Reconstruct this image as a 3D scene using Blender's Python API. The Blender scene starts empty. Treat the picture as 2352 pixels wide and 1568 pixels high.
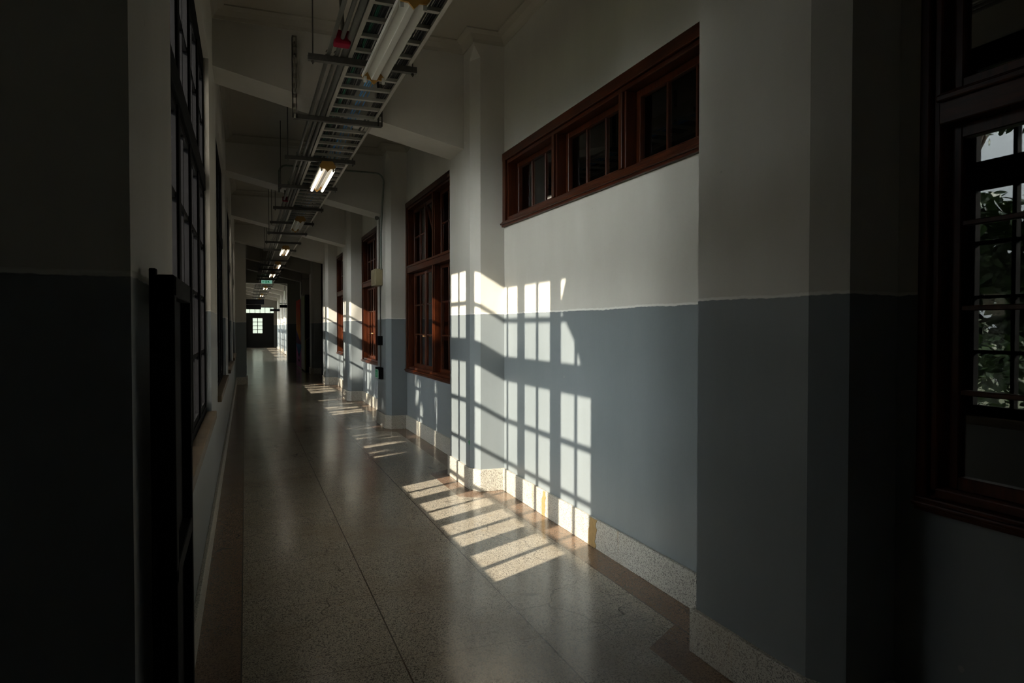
import bpy, bmesh, math, random
from mathutils import Vector, Matrix
R = math.radians
sc = bpy.context.scene
col = sc.collection

# ------------------------------------------------------------------ camera, sky, sun, exposure
H = 1.5
cam_d = bpy.data.cameras.new('camera')
cam = bpy.data.objects.new('camera', cam_d); col.objects.link(cam)
cam_d.sensor_width = 36.0
cam_d.lens = 1600.0 / 2352.0 * 36.0
cam_d.clip_start = 0.05; cam_d.clip_end = 400
yaw = math.atan(612.0 / 1600.0); pitch = math.atan(34.0 / math.hypot(1600.0, 612.0)) * 1.06
cam.location = (0, 0, H)
fwd = Vector((math.sin(yaw), math.cos(yaw), 0))
cam.rotation_euler = (R(90) - math.atan(34.0 / 1600.0), 0, -yaw)
sc.camera = cam

world = bpy.data.worlds.new('sky'); sc.world = world; world.use_nodes = True
wn = world.node_tree; wn.nodes.clear()
wo = wn.nodes.new('ShaderNodeOutputWorld'); bg = wn.nodes.new('ShaderNodeBackground')
geo = None
SUN = Vector((1.0, 0.527, -0.572)).normalized()
tc = wn.nodes.new('ShaderNodeTexCoord')
ramp = wn.nodes.new('ShaderNodeValToRGB'); sep = wn.nodes.new('ShaderNodeSeparateXYZ')
wn.links.new(tc.outputs['Generated'], sep.inputs[0]); wn.links.new(sep.outputs['Z'], ramp.inputs[0])
ramp.color_ramp.elements[0].position = 0.0; ramp.color_ramp.elements[0].color = (0.52, 0.56, 0.62, 1)
ramp.color_ramp.elements[1].position = 0.8; ramp.color_ramp.elements[1].color = (0.42, 0.53, 0.72, 1)
# bright hazy half of the sky round the low sun
dt = wn.nodes.new('ShaderNodeVectorMath'); dt.operation = 'DOT_PRODUCT'
wn.links.new(tc.outputs['Generated'], dt.inputs[0]); dt.inputs[1].default_value = tuple(-SUN)
mx = wn.nodes.new('ShaderNodeMath'); mx.operation = 'MAXIMUM'; mx.inputs[1].default_value = 0.0; wn.links.new(dt.outputs['Value'], mx.inputs[0])
pw = wn.nodes.new('ShaderNodeMath'); pw.operation = 'POWER'; pw.inputs[1].default_value = 4.0; wn.links.new(mx.outputs[0], pw.inputs[0])
gl = wn.nodes.new('ShaderNodeVectorMath'); gl.operation = 'SCALE'; gl.inputs[0].default_value = (24.5, 25.0, 25.4); wn.links.new(pw.outputs[0], gl.inputs['Scale'])
ad = wn.nodes.new('ShaderNodeVectorMath'); ad.operation = 'ADD'; wn.links.new(ramp.outputs[0], ad.inputs[0]); wn.links.new(gl.outputs[0], ad.inputs[1])
wn.links.new(ad.outputs[0], bg.inputs['Color']); bg.inputs['Strength'].default_value = 2.6
wn.links.new(bg.outputs[0], wo.inputs[0])

sun_d = bpy.data.lights.new('sun', 'SUN'); sun = bpy.data.objects.new('sun', sun_d); col.objects.link(sun)
sun_d.energy = 33.0; sun_d.color = (1.0, 0.87, 0.74); sun_d.angle = R(0.53)
sun.rotation_euler = SUN.to_track_quat('-Z', 'Y').to_euler()
sun.location = (-8, -4, 8)

sc.view_settings.view_transform = 'Standard'
sc.view_settings.look = 'None'
sc.view_settings.gamma = 1.0
sc.view_settings.use_curve_mapping = False
sc.view_settings.exposure = -0.62
sc.cycles.use_denoising = True
sc.cycles.max_bounces = 14
sc.cycles.diffuse_bounces = 8
sc.cycles.glossy_bounces = 5
sc.cycles.transparent_max_bounces = 16
sc.cycles.sample_clamp_indirect = 6.0

# ------------------------------------------------------------------ helpers
class MB:
    """collects boxes, prisms and tubes into one mesh"""
    def __init__(s): s.v = []; s.f = []; s.m = []; s.sm = []; s.cur = 0
    def mat(s, i): s.cur = i; return s
    def add(s, vs, fs, smooth=False):
        o = len(s.v); s.v += [tuple(v) for v in vs]
        for f in fs: s.f.append(tuple(i + o for i in f)); s.m.append(s.cur); s.sm.append(smooth)
        return s
    def box(s, x0, x1, y0, y1, z0, z1):
        return s.add([(x0,y0,z0),(x1,y0,z0),(x1,y1,z0),(x0,y1,z0),(x0,y0,z1),(x1,y0,z1),(x1,y1,z1),(x0,y1,z1)],
                     [(0,3,2,1),(4,5,6,7),(0,1,5,4),(1,2,6,5),(2,3,7,6),(3,0,4,7)])
    def prism(s, pts, z0, z1):          # polygon in XY extruded in z (ccw)
        n = len(pts)
        vs = [(x,y,z0) for x,y in pts] + [(x,y,z1) for x,y in pts]
        return s.add(vs, [tuple(range(n))[::-1], tuple(range(n, 2*n))] + [(i,(i+1)%n,(i+1)%n+n,i+n) for i in range(n)])
    def prism_y(s, pts, y0, y1):        # polygon in XZ extruded in y
        n = len(pts)
        vs = [(x,y0,z) for x,z in pts] + [(x,y1,z) for x,z in pts]
        return s.add(vs, [tuple(range(n)), tuple(range(n, 2*n))[::-1]] + [(i,i+n,(i+1)%n+n,(i+1)%n) for i in range(n)])
    def prism_x(s, pts, x0, x1):        # polygon in YZ extruded in x
        n = len(pts)
        vs = [(x0,y,z) for y,z in pts] + [(x1,y,z) for y,z in pts]
        return s.add(vs, [tuple(range(n))[::-1], tuple(range(n, 2*n))] + [(i,(i+1)%n,(i+1)%n+n,i+n) for i in range(n)])
    def tube(s, path, r, n=10, cap=True):
        P = [Vector(p) for p in path]; rings = []
        rr = r if isinstance(r, (list, tuple)) else [r]*len(P)
        for i, p in enumerate(P):
            t = (P[min(i+1, len(P)-1)] - P[max(i-1, 0)]).normalized()
            up = Vector((0,0,1)) if abs(t.z) < 0.95 else Vector((0,1,0))
            a = t.cross(up).normalized(); b = a.cross(t)
            rings.append([p + (a*math.cos(2*math.pi*k/n) + b*math.sin(2*math.pi*k/n))*rr[i] for k in range(n)])
        vs = [v for r_ in rings for v in r_]; fs = []
        for i in range(len(P)-1):
            for k in range(n):
                fs.append((i*n+k, i*n+(k+1)%n, (i+1)*n+(k+1)%n, (i+1)*n+k))
        s.add(vs, fs, True)
        if cap:
            s.add(rings[0], [tuple(range(n))]); s.add(rings[-1], [tuple(range(n))[::-1]])
        return s
    def build(s, name, mats, parent=None, bevel=0.0, seg=2):
        me = bpy.data.meshes.new(name); me.from_pydata(s.v, [], s.f)
        if not isinstance(mats, (list, tuple)): mats = [mats]
        for m in mats: me.materials.append(m)
        for p, mi, sm in zip(me.polygons, s.m, s.sm): p.material_index = mi; p.use_smooth = sm
        bm = bmesh.new(); bm.from_mesh(me); bmesh.ops.recalc_face_normals(bm, faces=bm.faces); bm.to_mesh(me); bm.free()
        me.update()
        o = bpy.data.objects.new(name, me); col.objects.link(o)
        if parent is not None: o.parent = parent
        if bevel:
            b = o.modifiers.new('bevel', 'BEVEL'); b.width = bevel; b.segments = seg; b.limit_method = 'ANGLE'
        return o

def tag(o, label=None, cat=None, group=None, kind=None):
    if label: o['label'] = label
    if cat: o['category'] = cat
    if group: o['group'] = group
    if kind: o['kind'] = kind
    return o
def empty(name, loc=(0,0,0), rz=0):
    o = bpy.data.objects.new(name, None); col.objects.link(o); o.location = loc; o.rotation_euler = (0,0,rz)
    o.empty_display_size = 0.1
    return o
def struct(o, label=None):
    o['kind'] = 'structure'
    if label: o['label'] = label
    return o
def copy_tree(o, parent=None):
    c = o.copy(); col.objects.link(c); mi = o.matrix_parent_inverse.copy(); c.parent = parent; c.matrix_parent_inverse = mi
    for ch in [x for x in bpy.data.objects if x.parent == o]: copy_tree(ch, c)
    return c

# ------------------------------------------------------------------ materials
def new_mat(name):
    m = bpy.data.materials.new(name); m.use_nodes = True
    nt = m.node_tree; b = nt.nodes['Principled BSDF']
    return m, nt, b
def N(nt, t, **kw):
    n = nt.nodes.new(t)
    for k, v in kw.items(): setattr(n, k, v)
    return n
def math_node(nt, op, a, b=None, c=None):
    n = N(nt, 'ShaderNodeMath', operation=op)
    for i, x in enumerate((a, b, c)):
        if x is None: continue
        if isinstance(x, (int, float)): n.inputs[i].default_value = x
        else: nt.links.new(x, n.inputs[i])
    return n.outputs[0]
def mixc(nt, fac, a, b):
    n = N(nt, 'ShaderNodeMix', data_type='RGBA')
    for s, x in ((0, fac), (6, a), (7, b)):
        if isinstance(x, (int, float)): n.inputs[s].default_value = x
        elif isinstance(x, (tuple, list)): n.inputs[s].default_value = (*x[:3], 1)
        else: nt.links.new(x, n.inputs[s])
    return n.outputs[2]
def noise(nt, vec, scale, detail=3, rough=0.5):
    n = N(nt, 'ShaderNodeTexNoise'); n.inputs['Scale'].default_value = scale; n.inputs['Detail'].default_value = detail
    n.inputs['Roughness'].default_value = rough
    if vec is not None: nt.links.new(vec, n.inputs['Vector'])
    return n.outputs[0]
def rampf(nt, fac, p0, p1):
    n = N(nt, 'ShaderNodeMapRange'); n.interpolation_type = 'SMOOTHSTEP'
    nt.links.new(fac, n.inputs[0]); n.inputs[1].default_value = p0; n.inputs[2].default_value = p1
    return n.outputs[0]
def bump(nt, b, h, strength, dist=0.002):
    n = N(nt, 'ShaderNodeBump'); n.inputs['Strength'].default_value = strength; n.inputs['Distance'].default_value = dist
    nt.links.new(h, n.inputs['Height']); nt.links.new(n.outputs[0], b.inputs['Normal'])

def simple(name, c, rough=0.5, metal=0.0, var=0.12, scale=30, spec=0.5):
    m, nt, b = new_mat(name)
    g = N(nt, 'ShaderNodeNewGeometry')
    f = noise(nt, g.outputs['Position'], scale, 3)
    nt.links.new(mixc(nt, f, tuple(x*(1-var) for x in c), tuple(min(1, x*(1+var)) for x in c)), b.inputs['Base Color'])
    b.inputs['Roughness'].default_value = rough; b.inputs['Metallic'].default_value = metal
    b.inputs['Specular IOR Level'].default_value = spec
    return m

def wall_material():
    m, nt, b = new_mat('painted_plaster')
    g = N(nt, 'ShaderNodeNewGeometry'); pos = g.outputs['Position']
    s = N(nt, 'ShaderNodeSeparateXYZ'); nt.links.new(pos, s.inputs[0])
    wob = noise(nt, pos, 2.2, 2)
    wob2 = noise(nt, pos, 26, 2)
    z = math_node(nt, 'ADD', s.outputs['Z'], math_node(nt, 'MULTIPLY', math_node(nt, 'SUBTRACT', wob, 0.5), 0.022))
    z = math_node(nt, 'ADD', z, math_node(nt, 'MULTIPLY', math_node(nt, 'SUBTRACT', wob2, 0.5), 0.010))
    up = rampf(nt, z, 1.6135, 1.6165)
    lip = math_node(nt, 'MULTIPLY', rampf(nt, z, 1.612, 1.616), math_node(nt, 'SUBTRACT', 1.0, rampf(nt, z, 1.622, 1.630)))
    vmap = N(nt, 'ShaderNodeMapping'); vmap.inputs['Scale'].default_value = (1, 1, 0.35); nt.links.new(pos, vmap.inputs[0])
    blot = noise(nt, vmap.outputs[0], 1.6, 5, 0.6)
    fine = noise(nt, pos, 60, 4, 0.6)
    white = mixc(nt, rampf(nt, blot, 0.3, 0.75), (0.45, 0.43, 0.375), (0.52, 0.50, 0.445))
    blue = mixc(nt, rampf(nt, blot, 0.3, 0.75), (0.150, 0.170, 0.177), (0.178, 0.198, 0.205))
    # small chips, marks
    vor = N(nt, 'ShaderNodeTexVoronoi'); vor.inputs['Scale'].default_value = 3.1; nt.links.new(pos, vor.inputs['Vector'])
    chip = math_node(nt, 'LESS_THAN', math_node(nt, 'ADD', vor.outputs['Distance'], math_node(nt, 'MULTIPLY', wob2, 0.05)), 0.052)
    c = mixc(nt, up, blue, white)
    c = mixc(nt, math_node(nt, 'MULTIPLY', lip, 0.6), c, (0.72, 0.71, 0.66))
    c = mixc(nt, math_node(nt, 'MULTIPLY', chip, 0.45), c, (0.30, 0.29, 0.26))
    nt.links.new(c, b.inputs['Base Color'])
    r = N(nt, 'ShaderNodeMapRange'); nt.links.new(up, r.inputs[0]); r.inputs[3].default_value = 0.34; r.inputs[4].default_value = 0.62
    nt.links.new(r.outputs[0], b.inputs['Roughness'])
    h = math_node(nt, 'ADD', math_node(nt, 'MULTIPLY', blot, 1.2), math_node(nt, 'MULTIPLY', fine, 0.25))
    h = math_node(nt, 'ADD', h, math_node(nt, 'MULTIPLY', lip, 1.5))
    bump(nt, b, h, 0.35, 0.004)
    return m

def terrazzo(name, ca, cb, cdark, stain, lines, rough):
    m, nt, b = new_mat(name)
    g = N(nt, 'ShaderNodeNewGeometry'); pos = g.outputs['Position']
    s = N(nt, 'ShaderNodeSeparateXYZ'); nt.links.new(pos, s.inputs[0])
    v = N(nt, 'ShaderNodeTexVoronoi'); v.inputs['Scale'].default_value = 190; nt.links.new(pos, v.inputs['Vector'])
    sp = N(nt, 'ShaderNodeSeparateColor'); nt.links.new(v.outputs['Color'], sp.inputs[0])
    c = mixc(nt, sp.outputs[0], ca, cb)
    c = mixc(nt, math_node(nt, 'GREATER_THAN', sp.outputs[1], 0.80), c, cdark)
    edge = math_node(nt, 'GREATER_THAN', v.outputs['Distance'], 0.62)
    c = mixc(nt, math_node(nt, 'MULTIPLY', edge, 0.5), c, cdark)
    blot = noise(nt, pos, 1.1, 5, 0.65)
    c = mixc(nt, math_node(nt, 'MULTIPLY', rampf(nt, blot, 0.42, 0.72), 0.55), c, stain)
    # mustard spots dragged across the corridor
    mp = N(nt, 'ShaderNodeMapping'); mp.inputs['Scale'].default_value = (3.0, 9.0, 1); mp.inputs['Rotation'].default_value = (0, 0, 0.12); nt.links.new(pos, mp.inputs[0])
    sn = noise(nt, mp.outputs[0], 1.6, 5, 0.7)
    c = mixc(nt, math_node(nt, 'MULTIPLY', rampf(nt, sn, 0.62, 0.72), 0.55), c, (0.26, 0.165, 0.06))
    # cracks
    cv = N(nt, 'ShaderNodeTexVoronoi'); cv.feature = 'DISTANCE_TO_EDGE'; cv.inputs['Scale'].default_value = 0.9
    nd = N(nt, 'ShaderNodeTexNoise'); nd.inputs['Scale'].default_value = 2.2; nt.links.new(pos, nd.inputs['Vector'])
    vm = N(nt, 'ShaderNodeVectorMath', operation='MULTIPLY_ADD'); nt.links.new(nd.outputs['Color'], vm.inputs[0]); vm.inputs[1].default_value = (0.9,0.9,0); nt.links.new(pos, vm.inputs[2])
    nt.links.new(vm.outputs[0], cv.inputs['Vector'])
    crack = math_node(nt, 'LESS_THAN', cv.outputs['Distance'], 0.0035)
    crack = math_node(nt, 'MULTIPLY', crack, rampf(nt, noise(nt, pos, 0.7, 1), 0.45, 0.55))
    c = mixc(nt, math_node(nt, 'MULTIPLY', crack, 0.6 if lines else 0.0), c, (0.05, 0.04, 0.03))
    if lines:
        x, y = s.outputs['X'], s.outputs['Y']
        tot = None
        for X in (-0.028, 0.650, 1.328, 2.011):
            l = math_node(nt, 'LESS_THAN', math_node(nt, 'ABSOLUTE', math_node(nt, 'SUBTRACT', x, X)), 0.0035)
            tot = l if tot is None else math_node(nt, 'MAXIMUM', tot, l)
        py = math_node(nt, 'PINGPONG', math_node(nt, 'SUBTRACT', y, 3.075), 0.4085)
        l = math_node(nt, 'LESS_THAN', py, 0.0022)
        l = math_node(nt, 'MULTIPLY', l, math_node(nt, 'MULTIPLY', math_node(nt, 'GREATER_THAN', x, -0.028), math_node(nt, 'LESS_THAN', x, 2.011)))
        tot = math_node(nt, 'MAXIMUM', tot, math_node(nt, 'MULTIPLY', l, 0.75))
        c = mixc(nt, tot, c, (0.07, 0.045, 0.03))
    nt.links.new(c, b.inputs['Base Color'])
    rn = N(nt, 'ShaderNodeMapRange'); nt.links.new(noise(nt, pos, 3.5, 4, 0.6), rn.inputs[0])
    rn.inputs[3].default_value = rough - 0.06; rn.inputs[4].default_value = rough + 0.08
    nt.links.new(rn.outputs[0], b.inputs['Roughness'])
    b.inputs['Specular IOR Level'].default_value = 0.6
    bump(nt, b, noise(nt, pos, 14, 4, 0.55), 0.12, 0.002)
    return m

def wood(name, ca, cb, rough=0.32, axis=1):
    m, nt, b = new_mat(name)
    g = N(nt, 'ShaderNodeNewGeometry'); pos = g.outputs['Position']
    mp = N(nt, 'ShaderNodeMapping'); nt.links.new(pos, mp.inputs[0])
    mp.inputs['Scale'].default_value = (14, 14, 1.6) if axis == 2 else (14, 1.6, 14)
    n1 = noise(nt, mp.outputs[0], 2.0, 6, 0.65)
    c = mixc(nt, rampf(nt, n1, 0.25, 0.75), ca, cb)
    nt.links.new(c, b.inputs['Base Color'])
    b.inputs['Roughness'].default_value = rough; b.inputs['Specular IOR Level'].default_value = 0.2
    bump(nt, b, n1, 0.15, 0.002)
    return m

def glass(name, tint=(0.93, 0.95, 0.94), ior=1.5, rough=0.0):
    m = bpy.data.materials.new(name); m.use_nodes = True; nt = m.node_tree; nt.nodes.clear()
    o = N(nt, 'ShaderNodeOutputMaterial'); t = N(nt, 'ShaderNodeBsdfTransparent'); gl = N(nt, 'ShaderNodeBsdfGlossy')
    fr = N(nt, 'ShaderNodeFresnel'); fr.inputs['IOR'].default_value = ior; mx = N(nt, 'ShaderNodeMixShader')
    t.inputs['Color'].default_value = (*tint, 1); gl.inputs['Roughness'].default_value = rough
    gl.inputs['Color'].default_value = (0.95, 0.95, 0.95, 1)
    nt.links.new(fr.outputs[0], mx.inputs[0]); nt.links.new(t.outputs[0], mx.inputs[1]); nt.links.new(gl.outputs[0], mx.inputs[2])
    nt.links.new(mx.outputs[0], o.inputs[0])
    return m
def emis(name, c, s):
    m, nt, b = new_mat(name)
    b.inputs['Base Color'].default_value = (*c, 1)
    b.inputs['Emission Color'].default_value = (*c, 1); b.inputs['Emission Strength'].default_value = s
    return m

M = {}
M['wall'] = wall_material()
M['ceil'] = simple('ceiling_paint', (0.36, 0.33, 0.27), 0.8, var=0.07, scale=2.5)
M['floor'] = terrazzo('terrazzo_field', (0.43, 0.38, 0.30), (0.27, 0.245, 0.20), (0.10, 0.088, 0.07), (0.20, 0.155, 0.10), True, 0.18)
M['border'] = terrazzo('terrazzo_border', (0.22, 0.145, 0.095), (0.14, 0.092, 0.065), (0.07, 0.045, 0.032), (0.18, 0.12, 0.07), True, 0.22)
M['skirt'] = terrazzo('terrazzo_skirting', (0.50, 0.48, 0.42), (0.33, 0.32, 0.28), (0.14, 0.135, 0.12), (0.36, 0.31, 0.23), False, 0.42)
M['mahog'] = wood('mahogany', (0.018, 0.0045, 0.0018), (0.066, 0.0145, 0.0036), 0.33, 2)
M['mahogh'] = wood('mahogany_rail', (0.018, 0.0045, 0.0018), (0.066, 0.0145, 0.0036), 0.33, 1)
M['black'] = simple('black_frame', (0.004, 0.004, 0.0045), 0.75, var=0.3, spec=0.06)
M['sill'] = simple('worn_sill', (0.12, 0.085, 0.05), 0.5, var=0.4, scale=12)
M['glass'] = glass('window_glass')
M['galv'] = simple('galvanised_steel', (0.085, 0.083, 0.070), 0.5, 0.4, var=0.25, scale=25)
M['darksteel'] = simple('dark_steel', (0.10, 0.095, 0.085), 0.5, 0.7, var=0.3)
M['tray'] = simple('tray_aluminium', (0.40, 0.38, 0.33), 0.42, 0.5, var=0.12)
M['cable_black'] = simple('cable_black', (0.018, 0.019, 0.02), 0.45, var=0.5, scale=9)
M['cable_green'] = simple('cable_green', (0.01, 0.10, 0.055), 0.45)
M['cable_blue'] = simple('cable_blue', (0.045, 0.22, 0.50), 0.45)
M['cable_grey'] = simple('cable_grey', (0.32, 0.31, 0.29), 0.5)
M['enamel'] = simple('white_enamel', (0.50, 0.49, 0.44), 0.32, var=0.06)
M['endcap'] = simple('yellowed_end_plate', (0.36, 0.19, 0.035), 0.5)
M['tube_off'] = simple('tube_glass_off', (0.78, 0.79, 0.76), 0.2, var=0.03)
M['tube_on'] = emis('tube_glass_lit', (1.0, 0.90, 0.76), 5.0)
M['red'] = simple('red_box', (0.16, 0.004, 0.016), 0.7, spec=0.1)
M['cream'] = simple('cream_box', (0.36, 0.31, 0.18), 0.5)
M['pvc'] = simple('conduit_paint', (0.13, 0.15, 0.12), 0.5)
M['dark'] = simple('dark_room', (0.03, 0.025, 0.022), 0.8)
M['brass'] = simple('brass', (0.75, 0.50, 0.22), 0.28, 0.9)
M['upright'] = simple('painted_channel', (0.20, 0.19, 0.16), 0.6)
M['green_sign'] = simple('green_sign', (0.02, 0.30, 0.13), 0.4)
M['white_sign'] = simple('white_sign', (0.72, 0.76, 0.72), 0.4)
M['green_lit'] = emis('green_lit', (0.28, 0.62, 0.46), 0.75)
M['green_dark_lit'] = emis('green_dark_lit', (0.01, 0.18, 0.08), 0.8)
M['stain'] = simple('rust_stain', (0.27, 0.175, 0.07), 0.6, var=0.3)
M['arrow'] = simple('green_arrow', (0.01, 0.13, 0.04), 0.4)
M['door_dark'] = wood('dark_door', (0.004, 0.004, 0.004), (0.009, 0.008, 0.007), 0.4, 2)
M['ground'] = simple('lawn_ground', (0.075, 0.085, 0.035), 0.9, var=0.3, scale=2)
M['bark'] = simple('bark', (0.10, 0.07, 0.045), 0.9, var=0.4, scale=15)
def leaf_mat():
    m, nt, b = new_mat('leaf')
    g = N(nt, 'ShaderNodeNewGeometry')
    f = noise(nt, g.outputs['Position'], 5, 2)
    nt.links.new(mixc(nt, f, (0.016, 0.042, 0.008), (0.058, 0.105, 0.020)), b.inputs['Base Color'])
    b.inputs['Roughness'].default_value = 0.45
    b.inputs['Transmission Weight'].default_value = 0.0
    return m
M['leaf'] = leaf_mat()

# ------------------------------------------------------------------ plan of the corridor
XL, XR, XF = -0.24, 2.22, 1.93        # left wall, right wall, pilaster front
PER = 4.13                             # bay
CEIL = 4.14
YEND = 54.2
def PN(k): return 1.87 + PER*k         # near side of right pilaster k
PW = 0.80                              # pilaster width along the corridor
LASTP = 12

# floor : field polygon + border, one object, two materials
def floor_mesh():
    mb = MB()
    def quad(x0, x1, y0, y1, m): mb.mat(m).add([(x0,y0,0),(x1,y0,0),(x1,y1,0),(x0,y1,0)], [(0,1,2,3)])
    quad(-1.3, -0.028, -6.2, 1.77, 1); quad(-0.46, -0.028, 1.77, YEND+3, 1)
    # field with jogs round the pilasters
    edge = [(2.011, -6.2)]
    for k in range(0, LASTP+1):
        a, b_ = PN(k), PN(k)+PW
        edge += [(2.011, a-0.29), (1.749, a-0.11), (1.749, b_+0.11), (2.011, b_+0.29)]
    edge.append((2.011, YEND+3))
    for (xa, ya), (xb, yb) in zip(edge[:-1], edge[1:]):
        mb.mat(0).add([(-0.028,ya,0),(xa,ya,0),(xb,yb,0),(-0.028,yb,0)], [(0,1,2,3)])
        mb.mat(1).add([(xa,ya,0),(3.4,ya,0),(3.4,yb,0),(xb,yb,0)], [(0,1,2,3)])
    # slab thickness
    mb.mat(1).box(-0.46, 3.4, 1.77, YEND+3, -0.25, -0.02).box(-1.3, 3.4, -6.2, 1.77, -0.25, -0.02)
    return mb.build('floor', [M['floor'], M['border']])
struct(floor_mesh(), 'speckled grey terrazzo floor with reddish border')

mb = MB().box(-0.46, 3.4, 1.77, YEND+3, CEIL, CEIL+0.25).box(-1.35, 3.4, -6.2, 1.77, CEIL, CEIL+0.25)
struct(mb.build('ceiling', M['ceil']))

# ---- left wall with window openings
WZ0, WZ1 = 0.86, 3.47
def wy(k): return 2.74 + PER*k, 5.62 + PER*k
lw_open = [0, 1, 2, 3] + [7, 8, 9, 10, 11]
mb = MB()
mb.box(-0.72, XL, 1.77, wy(0)[0]-0.04, 0, CEIL)
prev = wy(0)[0]-0.04
for k in lw_open:
    a, b_ = wy(k)
    if a > prev: mb.box(-0.365, XL, prev, a, 0, CEIL)
    mb.box(-0.365, XL, a, b_, 0, WZ0); mb.box(-0.365, XL, a, b_, WZ1, CEIL)
    prev = b_
mb.box(-0.365, XL, prev, YEND, 0, CEIL)
struct(mb.build('wall_left', M['wall']))
# near side recess (entrance) to the left of the camera
mb = MB()
mb.box(-1.35, -0.72, 1.66, 1.77+0.0, 0, CEIL)
mb.box(-1.35, -1.25, -1.9, 1.66, 0, CEIL).box(-1.35, XL, -2.02, -1.9, 0, CEIL)
a, b_ = wy(-2)
mb.box(-0.365, XL, -6.2, a, 0, CEIL).box(-0.365, XL, b_, -1.9, 0, CEIL).box(-0.365, XL, a, b_, 0, WZ0).box(-0.365, XL, a, b_, WZ1, CEIL)
struct(mb.build('wall_entrance', M['wall']))
mb = MB().box(-1.35, 3.4, -6.3, -6.2, 0, CEIL)
struct(mb.build('wall_back', M['wall']))

# unseen pointed board added outside, shaped to cast the slanting shadow
mb = MB().prism_x([(1.9,3.0),(2.45,3.05),(2.55,3.22),(2.66,3.41),(2.93,3.67),(2.80,3.92),(2.4,4.7),(1.9,4.8)], -1.33, -1.28)
struct(mb.build('shadow_board', M['door_dark']), 'dark pointed board added outside to shade the first left window')

# ---- right wall with openings
WIN_R = {}   # k -> (y0, y1, z0, z1)
WIN_R[-1] = (-1.35, 1.775, 0.86, 3.30)
WIN_R[0] = (2.78, PN(1)-0.003, 2.405, 3.075)
WIN_R[1] = (7.05, PN(2)-0.003, 0.84, 3.30)
WIN_R[2] = (7.05+PER, PN(3)-0.003, 0.80, 3.30)
WIN_R[3] = (7.05+2*PER, PN(4)-0.003, 0.80, 3.30)
mb = MB(); prev = -6.2
for k in sorted(WIN_R):
    a, b_, z0, z1 = WIN_R[k]
    mb.box(XR, XR+0.22, prev, a, 0, CEIL)
    mb.box(XR, XR+0.22, a, b_, 0, z0); mb.box(XR, XR+0.22, a, b_, z1, CEIL)
    prev = b_
mb.box(XR, XR+0.22, prev, PN(4)+PW, 0, CEIL)
# recessed bay with a doorway, then the rest
mb.box(XR+0.5, XR+0.7, PN(4)+PW, PN(5), 0, CEIL)
mb.box(XR, XR+0.22, PN(5), YEND, 0, CEIL)
struct(mb.build('wall_right', M['wall']))
# dark rooms behind the right wall
mb = MB()
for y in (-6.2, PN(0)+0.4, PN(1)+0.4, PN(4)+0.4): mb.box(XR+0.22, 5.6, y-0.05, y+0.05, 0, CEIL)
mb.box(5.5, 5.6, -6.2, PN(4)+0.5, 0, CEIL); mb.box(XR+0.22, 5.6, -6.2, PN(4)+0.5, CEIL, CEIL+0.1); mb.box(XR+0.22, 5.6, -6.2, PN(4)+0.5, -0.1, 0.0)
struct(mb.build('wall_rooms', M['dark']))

# ---- right pilasters (chamfered near corner, stop below the cornice)
for k in range(0, LASTP):
    a, b_ = PN(k), PN(k)+PW
    mb = MB()
    zt = 3.92
    lo = [(XR+0.02, a), (1.99, a), (XF, a+0.13), (XF, b_-0.001), (XF+0.001, b_), (XR+0.02, b_)]
    mb.prism(lo[::-1], 0, zt)
    hi = [(XR+0.02, a), (XF, a), (XF, b_), (XR+0.02, b_)]
    mb.prism(hi[::-1], zt+0.10, CEIL)
    # lamb's tongue between chamfer and square corner
    l3 = [(XR+0.02, a), (1.99, a), (XF, a+0.13), (XF, b_-0.001), (XF+0.001, b_), (XR+0.02, b_)]
    h3 = [(XR+0.02, a), (XF+0.004, a), (XF, a+0.004), (XF, b_-0.001), (XF+0.001, b_), (XR+0.02, b_)]
    vs = [(x,y,zt) for x,y in l3] + [(x,y,zt+0.10) for x,y in h3]
    mb.add(vs, [(i,(i+1)%6,(i+1)%6+6,i+6) for i in range(6)])
    struct(mb.build('pillar', M['wall']))
    # skirting round the pilaster
    mb = MB(); t = 0.022
    sk = [(XR-t, a-t), (1.99-t*0.4, a-t), (XF-t, a+0.13-t*0.5), (XF-t, b_+t), (XR+0.0, b_+t), (XR+0.0, a-t)]
    mb.prism(sk[::-1], 0, 0.20)
    struct(mb.build('baseboard_pillar', M['skirt'], bevel=0.004))

# ---- tapered beams, cornice
for k in range(0, LASTP):
    y0 = PN(k)+0.31; y1 = PN(k)+0.77
    zl, zr = 3.665, 3.165
    mb = MB().prism_y([(XL-0.02, zl), (XF+0.01, zr), (XF+0.01, CEIL), (XL-0.02, CEIL)], y0, y1)
    struct(mb.build('beam', M['wall']))
def cove(mb, p0, p1, n):   # cornice piece along p0->p1 with inward normal n, mitred by overlap
    (x0,y0),(x1,y1) = p0, p1; nx, ny = n; s = 0.095
    prof = [(0,-s),(0.012,-s),(0.02,-s*0.72),(0.05,-s*0.33),(s*0.85,-0.02),(s,-0.012),(s,0),(0,0)]
    dx, dy = x1-x0, y1-y0; L = math.hypot(dx, dy); dx/=L; dy/=L
    vs = []
    for end, (px,py), sg in ((0,(x0,y0),-1),(1,(x1,y1),1)):
        for (o,z) in prof:
            e = sg*o*cove.m[end]
            vs.append((px+nx*o+dx*e, py+ny*o+dy*e, CEIL+z))
    n8 = len(prof)
    mb.add(vs, [(i,(i+1)%n8,(i+1)%n8+n8,i+n8) for i in range(n8)] + [tuple(range(n8)), tuple(range(n8,2*n8))])
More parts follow.
